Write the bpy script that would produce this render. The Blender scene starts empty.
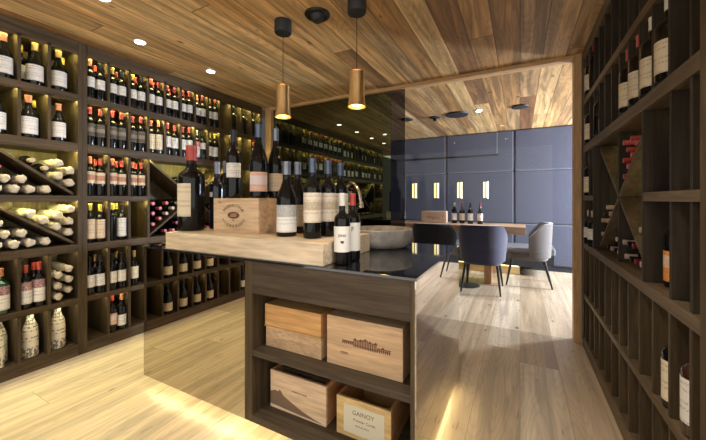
import bpy, math, random
from mathutils import Vector, Matrix
random.seed(7)
S = bpy.context.scene
COL = S.collection
PI = math.pi

# ------------------------------------------------------------------ materials
def newmat(name):
    m = bpy.data.materials.new(name); m.use_nodes = True
    nt = m.node_tree; b = nt.nodes['Principled BSDF']
    return m, nt, b
def plain(name, col, rough=.5, metal=0., coat=0., spec=.5, emis=None, es=0., sheen=0.):
    m, nt, b = newmat(name)
    b.inputs['Base Color'].default_value = (*col, 1)
    b.inputs['Roughness'].default_value = rough
    b.inputs['Metallic'].default_value = metal
    b.inputs['Coat Weight'].default_value = coat
    b.inputs['Specular IOR Level'].default_value = spec
    b.inputs['Sheen Weight'].default_value = sheen
    if emis:
        b.inputs['Emission Color'].default_value = (*emis, 1)
        b.inputs['Emission Strength'].default_value = es
    return m
def N(nt, t, **kw):
    n = nt.nodes.new(t)
    for k, v in kw.items(): setattr(n, k, v)
    return n
def ramp(nt, stops):
    r = N(nt, 'ShaderNodeValToRGB'); e = r.color_ramp.elements
    while len(e) > 1: e.remove(e[-1])
    e[0].position = stops[0][0]; e[0].color = (*stops[0][1], 1)
    for p, c in stops[1:]:
        q = e.new(p); q.color = (*c, 1)
    return r
def math_(nt, op, a, b=None, c=None):
    n = N(nt, 'ShaderNodeMath', operation=op)
    for i, v in enumerate((a, b, c)):
        if v is None: continue
        if isinstance(v, (int, float)): n.inputs[i].default_value = v
        else: nt.links.new(v, n.inputs[i])
    return n.outputs[0]
def mixc(nt, fac, a, b, mode='MIX'):
    n = N(nt, 'ShaderNodeMix', data_type='RGBA', blend_type=mode)
    L = nt.links
    for s, v in ((n.inputs[0], fac), (n.inputs[6], a), (n.inputs[7], b)):
        if isinstance(v, (int, float)): s.default_value = v
        elif isinstance(v, tuple): s.default_value = (*v, 1)
        else: L.new(v, s)
    return n.outputs[2]

def planks(name, width, length, stops, grain, knots=.5, rough=.45, seam=(.05, .03, .02), seamw=.012, gdark=.5, bump=.15):
    """boards running along Y, in object (= world) coordinates"""
    m, nt, b = newmat(name); L = nt.links
    tc = N(nt, 'ShaderNodeTexCoord'); sp = N(nt, 'ShaderNodeSeparateXYZ'); L.new(tc.outputs['Object'], sp.inputs[0])
    X, Y = sp.outputs[0], sp.outputs[1]
    xs = math_(nt, 'DIVIDE', X, width); row = math_(nt, 'FLOOR', xs); fx = math_(nt, 'FRACT', xs)
    wn = N(nt, 'ShaderNodeTexWhiteNoise', noise_dimensions='1D'); L.new(row, wn.inputs['W'])
    ys = math_(nt, 'ADD', math_(nt, 'DIVIDE', Y, length), math_(nt, 'MULTIPLY', wn.outputs['Value'], 7.3))
    seg = math_(nt, 'FLOOR', ys); fy = math_(nt, 'FRACT', ys)
    cb = N(nt, 'ShaderNodeCombineXYZ'); L.new(row, cb.inputs[0]); L.new(seg, cb.inputs[1])
    w2 = N(nt, 'ShaderNodeTexWhiteNoise', noise_dimensions='2D'); L.new(cb.outputs[0], w2.inputs['Vector'])
    rnd = w2.outputs['Value']
    # grain
    cg = N(nt, 'ShaderNodeCombineXYZ')
    L.new(math_(nt, 'ADD', math_(nt, 'MULTIPLY', X, 1.), math_(nt, 'MULTIPLY', rnd, 13.)), cg.inputs[0])
    L.new(math_(nt, 'MULTIPLY', Y, .06), cg.inputs[1]); L.new(math_(nt, 'MULTIPLY', rnd, 31.), cg.inputs[2])
    n1 = N(nt, 'ShaderNodeTexNoise'); n1.inputs['Scale'].default_value = grain; n1.inputs['Detail'].default_value = 6; n1.inputs['Distortion'].default_value = .9
    L.new(cg.outputs[0], n1.inputs['Vector'])
    # rings warped (cathedral grain)
    cr = N(nt, 'ShaderNodeCombineXYZ')
    L.new(math_(nt, 'ADD', X, math_(nt, 'MULTIPLY', rnd, 5.)), cr.inputs[0]); L.new(math_(nt, 'MULTIPLY', Y, .16), cr.inputs[1]); L.new(math_(nt, 'MULTIPLY', rnd, 17.), cr.inputs[2])
    n2 = N(nt, 'ShaderNodeTexNoise'); n2.inputs['Scale'].default_value = 5.; n2.inputs['Detail'].default_value = 1.
    L.new(cr.outputs[0], n2.inputs['Vector'])
    rg = math_(nt, 'ABSOLUTE', math_(nt, 'SINE', math_(nt, 'MULTIPLY', n2.outputs['Fac'], 75.)))
    base = ramp(nt, stops); L.new(rnd, base.inputs['Fac'])
    g = N(nt, 'ShaderNodeMapRange'); g.inputs[1].default_value = .38; g.inputs[2].default_value = .68; g.inputs[3].default_value = gdark; g.inputs[4].default_value = 1.08
    L.new(n1.outputs['Fac'], g.inputs[0])
    r2 = N(nt, 'ShaderNodeMapRange'); r2.inputs[3].default_value = 1 - (1 - gdark) * .45; r2.inputs[4].default_value = 1.
    L.new(math_(nt, 'POWER', rg, .6), r2.inputs[0])
    col = mixc(nt, 1., base.outputs[0], math_(nt, 'MULTIPLY', g.outputs[0], r2.outputs[0]), 'MULTIPLY')
    # knots
    ck = N(nt, 'ShaderNodeCombineXYZ'); L.new(X, ck.inputs[0]); L.new(math_(nt, 'MULTIPLY', Y, .45), ck.inputs[1])
    nv = N(nt, 'ShaderNodeTexNoise'); nv.inputs['Scale'].default_value = 9.; L.new(ck.outputs[0], nv.inputs['Vector'])
    av = N(nt, 'ShaderNodeVectorMath', operation='MULTIPLY_ADD'); L.new(nv.outputs['Color'], av.inputs[0]); av.inputs[1].default_value = (.05, .05, 0); L.new(ck.outputs[0], av.inputs[2])
    vo = N(nt, 'ShaderNodeTexVoronoi', voronoi_dimensions='2D'); vo.inputs['Scale'].default_value = 3.6; L.new(av.outputs[0], vo.inputs['Vector'])
    kk = N(nt, 'ShaderNodeMapRange', interpolation_type='SMOOTHSTEP'); kk.inputs[1].default_value = .03; kk.inputs[2].default_value = .085; kk.inputs[3].default_value = knots; kk.inputs[4].default_value = 0.
    sc_ = N(nt, 'ShaderNodeSeparateColor'); L.new(vo.outputs['Color'], sc_.inputs[0])
    L.new(math_(nt, 'ADD', vo.outputs['Distance'], math_(nt, 'MULTIPLY', math_(nt, 'POWER', sc_.outputs[0], .6), .075)), kk.inputs[0])
    col = mixc(nt, kk.outputs[0], col, (stops[0][1][0] * .25, stops[0][1][1] * .2, stops[0][1][2] * .15))
    # small cracks
    cc = N(nt, 'ShaderNodeCombineXYZ'); L.new(math_(nt, 'MULTIPLY', X, 5.), cc.inputs[0]); L.new(math_(nt, 'MULTIPLY', Y, .55), cc.inputs[1]); L.new(rnd, cc.inputs[2])
    n3 = N(nt, 'ShaderNodeTexNoise'); n3.inputs['Scale'].default_value = 7.; n3.inputs['Detail'].default_value = 3.; L.new(cc.outputs[0], n3.inputs['Vector'])
    cm = N(nt, 'ShaderNodeMapRange'); cm.inputs[1].default_value = .685; cm.inputs[2].default_value = .73; cm.inputs[4].default_value = knots * .75; L.new(n3.outputs['Fac'], cm.inputs[0])
    col = mixc(nt, cm.outputs[0], col, (stops[0][1][0] * .35, stops[0][1][1] * .28, stops[0][1][2] * .2))
    # seams
    e1 = math_(nt, 'LESS_THAN', fx, seamw); e2 = math_(nt, 'LESS_THAN', fy, seamw * width / length * 1.2)
    sm = math_(nt, 'MULTIPLY', math_(nt, 'MAXIMUM', e1, e2), .75)
    col = mixc(nt, sm, col, seam)
    L.new(col, b.inputs['Base Color']); b.inputs['Roughness'].default_value = rough
    bp = N(nt, 'ShaderNodeBump'); bp.inputs['Strength'].default_value = bump; bp.inputs['Distance'].default_value = .004
    L.new(math_(nt, 'SUBTRACT', n1.outputs['Fac'], math_(nt, 'MULTIPLY', sm, 1.)), bp.inputs['Height']); L.new(bp.outputs[0], b.inputs['Normal'])
    return m

def wood(name, c1, c2, axis='Z', scale=22, rough=.5, stretch=.06, bump=.1, detail=5):
    m, nt, b = newmat(name); L = nt.links
    if 'oak' in name: b.inputs['Specular IOR Level'].default_value = .22
    tc = N(nt, 'ShaderNodeTexCoord'); mp = N(nt, 'ShaderNodeMapping'); L.new(tc.outputs['Object'], mp.inputs[0])
    sc = [1, 1, 1]; sc['XYZ'.index(axis)] = stretch; mp.inputs['Scale'].default_value = sc
    n1 = N(nt, 'ShaderNodeTexNoise'); n1.inputs['Scale'].default_value = scale; n1.inputs['Detail'].default_value = detail; n1.inputs['Distortion'].default_value = .6
    L.new(mp.outputs[0], n1.inputs['Vector'])
    r = ramp(nt, [(.3, c1), (.7, c2)]); L.new(n1.outputs['Fac'], r.inputs['Fac'])
    n2 = N(nt, 'ShaderNodeTexNoise'); n2.inputs['Scale'].default_value = scale * 6; n2.inputs['Detail'].default_value = 3; L.new(mp.outputs[0], n2.inputs['Vector'])
    mr = N(nt, 'ShaderNodeMapRange'); mr.inputs[1].default_value = .3; mr.inputs[2].default_value = .7; mr.inputs[3].default_value = .75; mr.inputs[4].default_value = 1.15; L.new(n2.outputs['Fac'], mr.inputs[0])
    c = mixc(nt, 1., r.outputs[0], mr.outputs[0], 'MULTIPLY'); L.new(c, b.inputs['Base Color'])
    b.inputs['Roughness'].default_value = rough
    bp = N(nt, 'ShaderNodeBump'); bp.inputs['Strength'].default_value = bump; bp.inputs['Distance'].default_value = .002
    L.new(n2.outputs['Fac'], bp.inputs['Height']); L.new(bp.outputs[0], b.inputs['Normal'])
    return m

def noisy(name, c1, c2, scale, rough=.6, bump=.2, sheen=0., spec=.4):
    m, nt, b = newmat(name); L = nt.links
    tc = N(nt, 'ShaderNodeTexCoord')
    n1 = N(nt, 'ShaderNodeTexNoise'); n1.inputs['Scale'].default_value = scale; n1.inputs['Detail'].default_value = 5; L.new(tc.outputs['Object'], n1.inputs['Vector'])
    r = ramp(nt, [(.32, c1), (.68, c2)]); L.new(n1.outputs['Fac'], r.inputs['Fac']); L.new(r.outputs[0], b.inputs['Base Color'])
    b.inputs['Roughness'].default_value = rough; b.inputs['Sheen Weight'].default_value = sheen; b.inputs['Specular IOR Level'].default_value = spec
    bp = N(nt, 'ShaderNodeBump'); bp.inputs['Strength'].default_value = bump; bp.inputs['Distance'].default_value = .003
    L.new(n1.outputs['Fac'], bp.inputs['Height']); L.new(bp.outputs[0], b.inputs['Normal'])
    return m

def paper_label(name, paper, ink, band=None, z0=.05, z1=.15, density=.5, strength=.45, fine=300):
    """printed paper: rows of ink marks between z0 and z1 of the bottle, in bottle coordinates"""
    m, nt, b = newmat(name); L = nt.links
    tc = N(nt, 'ShaderNodeTexCoord'); sp = N(nt, 'ShaderNodeSeparateXYZ'); L.new(tc.outputs['Object'], sp.inputs[0])
    zz = N(nt, 'ShaderNodeMapRange'); zz.inputs[1].default_value = z0; zz.inputs[2].default_value = z1; L.new(sp.outputs[2], zz.inputs[0])
    t = zz.outputs[0]
    line = math_(nt, 'LESS_THAN', math_(nt, 'FRACT', math_(nt, 'MULTIPLY', t, 7.)), .42)
    mp = N(nt, 'ShaderNodeMapping'); mp.inputs['Scale'].default_value = (1, 1, .55); L.new(tc.outputs['Object'], mp.inputs[0])
    n1 = N(nt, 'ShaderNodeTexNoise'); n1.inputs['Scale'].default_value = fine; n1.inputs['Detail'].default_value = 2; L.new(mp.outputs[0], n1.inputs['Vector'])
    ch = math_(nt, 'GREATER_THAN', n1.outputs['Fac'], 1 - density)
    rw = N(nt, 'ShaderNodeTexWhiteNoise', noise_dimensions='1D'); L.new(math_(nt, 'FLOOR', math_(nt, 'MULTIPLY', t, 7.)), rw.inputs['W'])
    on = math_(nt, 'GREATER_THAN', rw.outputs['Value'], .4)
    f = math_(nt, 'MULTIPLY', math_(nt, 'MULTIPLY', line, ch), math_(nt, 'MULTIPLY', on, strength))
    col = mixc(nt, f, paper, ink)
    if band:
        bf = math_(nt, 'MULTIPLY', math_(nt, 'GREATER_THAN', t, band[0]), math_(nt, 'LESS_THAN', t, band[1]))
        col = mixc(nt, bf, col, mixc(nt, math_(nt, 'MULTIPLY', ch, .5), band[2], paper))
    L.new(col, b.inputs['Base Color']); b.inputs['Roughness'].default_value = .55
    return m

M = {}
M['floor'] = planks('pale_floor_boards', .235, 3.4, [(0, (.52, .40, .27)), (.35, (.63, .495, .35)), (.7, (.69, .56, .41)), (1, (.76, .65, .50))], 17, knots=.8, rough=.33, seam=(.30, .2, .11), seamw=.012, gdark=.68, bump=.05)
M['ceiling'] = planks('warm_ceiling_boards', .165, 5.5, [(0, (.30, .14, .055)), (.25, (.54, .29, .11)), (.5, (.84, .52, .22)), (.8, (.96, .68, .34)), (1, (.34, .16, .06))], 17, knots=.85, rough=.5, seam=(.05, .025, .01), seamw=.035, gdark=.46, bump=.12)
M['oak_z'] = wood('dark_oak_upright', (.040, .027, .014), (.10, .069, .036), 'Z', 24)
M['oak_y'] = wood('dark_oak_board', (.052, .035, .018), (.12, .082, .044), 'Y', 24)
M['oak_x'] = wood('dark_oak_front', (.042, .030, .020), (.088, .065, .043), 'X', 24)
M['oak_lit'] = wood('lit_oak_board', (.095, .066, .038), (.19, .138, .085), 'Y', 24)  # brighter copy of the dark oak, light on the boards put into its colour
M['oak_shaded'] = wood('shaded_oak_upright', (.022, .017, .012), (.055, .042, .029), 'Z', 24)  # darker copy of the dark oak, the unlit inside put into its colour
M['oak_back'] = wood('oak_back_board', (.16, .125, .065), (.26, .205, .11), 'Z', 20)
M['slab'] = wood('pale_slab_wood', (.60, .47, .32), (.76, .64, .48), 'X', 9, .5, .12)
M['frame'] = wood('warm_frame_wood', (.50, .30, .13), (.66, .43, .21), 'Z', 20)
M['frame_x'] = wood('warm_frame_wood_beam', (.50, .30, .13), (.66, .43, .21), 'X', 20)
M['case'] = wood('pine_case_wood', (.56, .36, .19), (.70, .48, .28), 'X', 10, .55, .1)
M['case_pale'] = wood('pale_case_wood', (.60, .41, .25), (.72, .54, .36), 'X', 10, .55, .1)
M['case_orange'] = wood('orange_case_wood', (.52, .27, .09), (.66, .38, .15), 'X', 10, .5, .1)
M['case_rough'] = wood('weathered_case_wood', (.40, .25, .13), (.62, .43, .25), 'X', 28, .6, .2)
M['case_side'] = wood('reddish_case_side', (.36, .16, .06), (.60, .30, .12), 'Y', 14, .5, .12)
M['table'] = wood('table_wood', (.32, .19, .11), (.48, .31, .19), 'X', 12, .5, .1)
M['table_leg'] = wood('table_leg_wood', (.40, .19, .08), (.52, .28, .12), 'Z', 14, .5, .1)
M['glass_dark'] = plain('dark_bottle_glass', (.006, .006, .006), .05, spec=.3)
M['glass_blue'] = plain('blue_black_bottle_glass', (.007, .010, .018), .04, spec=.45)
M['glass_green'] = plain('green_bottle_glass', (.01, .055, .02), .06, spec=.7)
M['glass_brown'] = plain('brown_bottle_glass', (.045, .018, .012), .06, spec=.7)
for n, c, mt in (('red', (.46, .065, .05), .0), ('orange', (.58, .24, .12), .2), ('yellow', (.62, .46, .10), .3), ('black', (.012, .012, .014), .2), ('grey', (.22, .24, .29), .6),
                 ('white', (.72, .70, .64), 0), ('wine', (.22, .02, .03), .1), ('gold', (.55, .36, .12), .7), ('blue', (.10, .13, .2), .6), ('pink', (.62, .12, .14), 0), ('beige', (.55, .42, .33), 0.)):
    M['cap_' + n] = plain(n + '_capsule', c, .35, mt)
LB = dict(white=((.78, .76, .72), (.10, .09, .09), None), cream=((.74, .65, .48), (.22, .12, .06), None), beige=((.62, .50, .35), (.2, .1, .05), None),
          band=((.70, .56, .40), (.12, .05, .03), (.28, .72, (.36, .11, .06))), maroon=((.76, .74, .70), (.15, .1, .1), (.62, 1.01, (.20, .03, .05))), oval=((.075, .065, .05), (.35, .28, .2), (.35, .65, (.28, .24, .19))),
          grey=((.80, .80, .78), (.3, .3, .3), (.56, 1.01, (.34, .34, .34))), pink=((.74, .47, .36), (.2, .12, .1), (.35, .8, (.72, .66, .70))), orange=((.75, .28, .07), (.2, .1, .05), (.45, .85, (.7, .62, .5))), redwhite=((.76, .73, .70), (.5, .05, .05), (.7, 1.01, (.6, .06, .06))),
          beast=((.74, .67, .56), (.3, .22, .12), (.42, .70, (.45, .37, .24))))
for n, (p, i, bd) in LB.items():
    M['label_' + n] = paper_label(n + '_label_paper', p, i, bd)
M['tissue'] = noisy('cream_tissue_wrap', (.42, .35, .25), (.72, .65, .52), 30, .8, .8)
M['tissue_print'] = paper_label('printed_tissue', (.74, .69, .57), (.10, .09, .07), None, .06, .22, .52, .85, 110)
M['sleeve'] = noisy('grey_net_sleeve', (.16, .155, .16), (.30, .29, .29), 90, .6, .5)
M['mirror'] = plain('bronze_tinted_mirror', (.50, .45, .38), .0, 1.)
M['black_top'] = plain('polished_black_stone', (.012, .013, .016), .04, spec=.9, coat=.3)
M['black'] = plain('matt_black_metal', (.012, .012, .013), .45, .3)
M['black_soft'] = plain('soft_black_plastic', (.02, .02, .022), .6)
M['brass'] = plain('brushed_brass', (.78, .58, .30), .30, 1.)
M['brass_in'] = plain('polished_brass_inside', (.85, .55, .18), .3, .8)
M['chrome'] = plain('polished_chrome', (.75, .72, .68), .12, 1.)
M['steel'] = plain('dark_blue_steel_plate', (.05, .055, .07), .35, .7)
M['stone'] = noisy('grey_stone', (.20, .19, .18), (.44, .42, .40), 16, .6, .5)
M['stone_in'] = noisy('grey_stone_bowl_inside', (.10, .095, .09), (.2, .19, .18), 20, .45, .3)
M['blue_fabric'] = noisy('blue_grey_upholstery', (.070, .076, .115), (.088, .095, .138), 60, .85, .25, .4, .2)
M['chair_blue'] = noisy('dark_blue_chair_fabric', (.022, .026, .065), (.036, .042, .092), 40, .85, .2, .5, .2)
M['chair_grey'] = noisy('grey_brown_chair_fabric', (.075, .066, .066), (.115, .10, .098), 40, .85, .2, .5, .2)
M['chair_black_shaded'] = noisy('shaded_black_chair_fabric', (.010, .010, .013), (.02, .02, .025), 40, .85, .2, .2, .2)  # near-black tone includes the shade this chair stands in
M['bench'] = noisy('grey_bench_leather', (.14, .15, .17), (.19, .20, .22), 20, .5, .1)
M['ink'] = plain('brown_burnt_print', (.14, .05, .025), .7)
M['ink_grey'] = plain('grey_brown_print', (.19, .12, .07), .7)
M['ink_black'] = plain('black_print', (.03, .03, .03), .7)
M['paper'] = plain('aged_white_paper', (.62, .58, .44), .7)
M['led_warm'] = plain('warm_yellow_led', (.9, .8, .5), .4, emis=(1., .94, .34), es=105)
M['led_low'] = plain('soft_yellow_led', (.9, .8, .5), .4, emis=(1., .90, .56), es=26)
M['led_dim'] = plain('dim_yellow_led', (.9, .8, .5), .4, emis=(1., .88, .30), es=5)
M['led_white'] = plain('warm_white_led', (.9, .85, .7), .4, emis=(1., .82, .42), es=17)
M['lamp_white'] = plain('white_lamp_lens', (.9, .9, .9), .3, emis=(1., .95, .88), es=14)
M['lamp_cool'] = plain('cool_white_lamp_lens', (.9, .9, .9), .3, emis=(.75, .95, 1.), es=40)
M['lamp_amber'] = plain('amber_bulb', (.9, .7, .3), .3, emis=(1., .66, .18), es=30)
M['tube_glow'] = plain('yellow_lit_tube', (.9, .8, .3), .3, emis=(1., .85, .28), es=1.6)
M['tube_white'] = plain('white_lit_tube', (.9, .9, .8), .3, emis=(1., .95, .8), es=1.5)
M['plaster'] = plain('dark_plaster', (.05, .045, .04), .8)

def pane(name, tint, refl, gcol, fres=True):
    m, nt, b = newmat(name); L = nt.links; nt.nodes.remove(b)
    out = nt.nodes['Material Output']
    t = N(nt, 'ShaderNodeBsdfTransparent'); t.inputs[0].default_value = (*tint, 1)
    g = N(nt, 'ShaderNodeBsdfGlossy'); g.inputs['Roughness'].default_value = 0.; g.inputs[0].default_value = (*gcol, 1)
    mx = N(nt, 'ShaderNodeMixShader')
    if fres:
        f = N(nt, 'ShaderNodeFresnel'); f.inputs[0].default_value = 1.4
        L.new(math_(nt, 'MULTIPLY', f.outputs[0], refl), mx.inputs[0])
    else: mx.inputs[0].default_value = refl
    L.new(t.outputs[0], mx.inputs[1]); L.new(g.outputs[0], mx.inputs[2]); L.new(mx.outputs[0], out.inputs[0])
    return m
M['glass_clear'] = pane('clear_glass', (.97, .975, .975), .3, (1, 1, 1))
M['glass_smoke'] = pane('smoked_mirror_glass', (.12, .12, .13), .27, (.55, .62, .42), False)
M['glass_tint'] = pane('grey_tinted_glass', (.42, .42, .45), .4, (1, 1, 1))

# ------------------------------------------------------------------ mesh building
class MB:
    def __init__(s): s.v = []; s.f = []; s.m = []
    def box(s, x0, x1, y0, y1, z0, z1, mi=0, mat=None):
        i = len(s.v); P = [(x, y, z) for z in (z0, z1) for y in (y0, y1) for x in (x0, x1)]
        if mat is not None: P = [tuple(mat @ Vector(p)) for p in P]
        s.v += P
        for q in ((0, 2, 3, 1), (4, 5, 7, 6), (0, 1, 5, 4), (2, 6, 7, 3), (0, 4, 6, 2), (1, 3, 7, 5)): s.f.append([i + k for k in q]); s.m.append(mi)
        return s
    def prism(s, poly, axis, a, b, mi=0):
        """poly: 2-D points; axis 'x': (y,z), 'y': (x,z), 'z': (x,y)"""
        i = len(s.v); n = len(poly)
        def P(p, t): return {'x': (t, p[0], p[1]), 'y': (p[0], t, p[1]), 'z': (p[0], p[1], t)}[axis]
        s.v += [P(p, a) for p in poly] + [P(p, b) for p in poly]
        s.f.append([i + k for k in range(n)][::-1]); s.f.append([i + n + k for k in range(n)]); s.m += [mi, mi]
        for k in range(n):
            s.f.append([i + k, i + (k + 1) % n, i + n + (k + 1) % n, i + n + k]); s.m.append(mi)
        return s
    def lathe(s, prof, seg=20, mi=0, mat=None, caps=True, wob=None):
        i = len(s.v); n = len(prof)
        for (r, z) in prof:
            for k in range(seg):
                a = 2 * PI * k / seg; rr = r * (wob(a, z) if wob else 1)
                p = (rr * math.cos(a), rr * math.sin(a), z)
                s.v.append(tuple(mat @ Vector(p)) if mat is not None else p)
        for j in range(n - 1):
            for k in range(seg):
                k2 = (k + 1) % seg
                s.f.append([i + j * seg + k, i + j * seg + k2, i + (j + 1) * seg + k2, i + (j + 1) * seg + k]); s.m.append(mi)
        if caps:
            s.f.append([i + k for k in range(seg)][::-1]); s.f.append([i + (n - 1) * seg + k for k in range(seg)]); s.m += [mi, mi]
        return s
    def arc(s, r, z0, z1, a0, a1, seg=10, mi=0):
        """curved label patch with a little thickness"""
        i = len(s.v); t = .0006
        for rr in (r, r + t):
            for z in (z0, z1):
                for k in range(seg + 1):
                    a = a0 + (a1 - a0) * k / seg; s.v.append((rr * math.cos(a), rr * math.sin(a), z))
        w = seg + 1
        for k in range(seg):
            s.f.append([i + 2 * w + k, i + 2 * w + k + 1, i + 3 * w + k + 1, i + 3 * w + k]); s.m.append(mi)
            s.f.append([i + k, i + 2 * w + k, i + 2 * w + k + 1, i + k + 1][::-1]); s.m.append(mi)
            s.f.append([i + w + k, i + w + k + 1, i + 3 * w + k + 1, i + 3 * w + k][::-1]); s.m.append(mi)
        return s
    def tube(s, pts, r, seg=8, mi=0):
        pts = [Vector(p) for p in pts]; i = len(s.v); rs = r if isinstance(r, (list, tuple)) else [r] * len(pts)
        up = Vector((0, 0, 1))
        for j, p in enumerate(pts):
            d = (pts[min(j + 1, len(pts) - 1)] - pts[max(j - 1, 0)]).normalized()
            a = d.cross(up)
            if a.length < 1e-3: a = d.cross(Vector((1, 0, 0)))
            a.normalize(); b = d.cross(a).normalized()
            for k in range(seg):
                t = 2 * PI * k / seg; s.v.append(tuple(p + (a * math.cos(t) + b * math.sin(t)) * rs[j]))
        for j in range(len(pts) - 1):
            for k in range(seg):
                k2 = (k + 1) % seg
                s.f.append([i + j * seg + k, i + j * seg + k2, i + (j + 1) * seg + k2, i + (j + 1) * seg + k]); s.m.append(mi)
        s.f.append([i + k for k in range(seg)][::-1]); e = i + (len(pts) - 1) * seg; s.f.append([e + k for k in range(seg)]); s.m += [mi, mi]
        return s
    def mesh(s, name, mats, smooth=False):
        me = bpy.data.meshes.new(name); me.from_pydata(s.v, [], s.f)
        if not isinstance(mats, (list, tuple)): mats = [mats]
        for m in mats: me.materials.append(m)
        for p, mi in zip(me.polygons, s.m): p.material_index = mi; p.use_smooth = smooth
        me.update()
        if smooth:
            try: me.set_sharp_from_angle(angle=math.radians(38))
            except Exception: pass
        return me
    def build(s, name, mats, parent=None, smooth=False, bevel=0, loc=None):
        o = bpy.data.objects.new(name, s.mesh(name, mats, smooth)); COL.objects.link(o)
        if parent: o.parent = parent
        if loc: o.location = loc
        if bevel:
            b = o.modifiers.new('bevel', 'BEVEL'); b.width = bevel; b.segments = 2; b.limit_method = 'ANGLE'
        return o
def tag(o, label, cat, group=None, kind=None):
    o['label'] = label; o['category'] = cat
    if group: o['group'] = group
    if kind: o['kind'] = kind
    return o
def struct(o): o['kind'] = 'structure'; return o
def empty(name, loc, rz=0):
    o = bpy.data.objects.new(name, None); COL.objects.link(o); o.location = loc; o.rotation_euler = (0, 0, rz); o.empty_display_size = .05; return o
def copy_tree(o, parent=None):
    c = o.copy(); COL.objects.link(c)
    if parent: c.parent = parent
    for ch in list(o.children): copy_tree(ch, c)
    return c
def text_data(s, size, ext=.0004, align='CENTER'):
    cu = bpy.data.curves.new('t', 'FONT'); cu.body = s; cu.size = size; cu.extrude = ext; cu.align_x = align; cu.align_y = 'CENTER'; cu.resolution_u = 3
    o = bpy.data.objects.new('t', cu); me = bpy.data.meshes.new_from_object(o)
    v = [q.co.copy() for q in me.vertices]; f = [list(p.vertices) for p in me.polygons]
    bpy.data.objects.remove(o); bpy.data.curves.remove(cu); bpy.data.meshes.remove(me)
    return v, f
def add_text(mb, s, size, mat, ext=.0004):
    v, f = text_data(s, size, ext); i = len(mb.v)
    mb.v += [tuple(mat @ p) for p in v]; mb.f += [[i + k for k in q] for q in f]; mb.m += [0] * len(f)
def text(s, name, size, mat, parent, loc, rot, ext=.0004):
    mb = MB(); add_text(mb, s, size, Matrix.Identity(4), ext); o = mb.build(name, mat, parent); o.location = loc; o.rotation_euler = rot
    return o

# ------------------------------------------------------------------ setting
XL, XR, YP, ZC, YF = -2.88, .44, 3.12, 2.318, 5.96
struct(MB().box(-3.4, 2.8, -1.7, 6.2, -.08, 0).build('floor', M['floor']))
struct(MB().box(-3.4, 2.8, -1.7, 6.2, ZC, ZC + .08).build('ceiling', M['ceiling']))
struct(MB().box(-3.34, -3.26, -2.8, 6.2, 0, ZC).build('wall_left', M['plaster']))
struct(MB().box(.84, .92, 1.0, 3.05, 0, ZC).build('wall_right', M['plaster']))
struct(MB().box(.455, .92, 3.06, 3.22, 0, ZC).build('wall_return', M['plaster']))
struct(MB().box(-3.34, 2.8, YF + .10, YF + .2, 0, ZC).build('wall_back', plain('dark_blue_wall', (.045, .05, .075), .8)))
# dining room side wall with a tall opening that lets the daylight in
w = MB(); w.box(2.6, 2.7, 3.22, 4.75, 0, ZC).box(2.6, 2.7, 5.75, 6.06, 0, ZC).box(2.6, 2.7, 4.75, 5.75, 0, .5).box(2.6, 2.7, 4.75, 5.75, 2.1, ZC)
struct(w.build('wall_side', plain('pale_side_wall', (.5, .5, .52), .8)))
struct(MB().box(.84, 2.7, 3.14, 3.22, 0, ZC).build('wall_front', M['plaster']))
# wooden frame of the glazed partition
struct(MB().box(XL, -2.785, 3.085, 3.19, 0, ZC - .001).build('trim_1', M['frame'], bevel=.003))
struct(MB().box(.386, .4385, 3.10, 3.19, 0, ZC - .001).build('trim_2', M['frame'], bevel=.003))
struct(MB().box(-2.784, .385, 3.10, 3.19, ZC - .036, ZC - .001).build('trim_3', M['frame_x'], bevel=.003))
g1 = MB().box(-2.784, -1.195, 3.135, 3.147, .002, ZC - .037).build('window_1', M['glass_smoke']); struct(g1)
g2 = MB().box(-1.193, -1.041, 3.135, 3.147, .002, ZC - .037).build('window_2', M['glass_tint']); struct(g2)
g3 = MB().box(-1.039, .384, 3.135, 3.147, .002, ZC - .037).build('window_3', M['glass_clear']); struct(g3)

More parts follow.
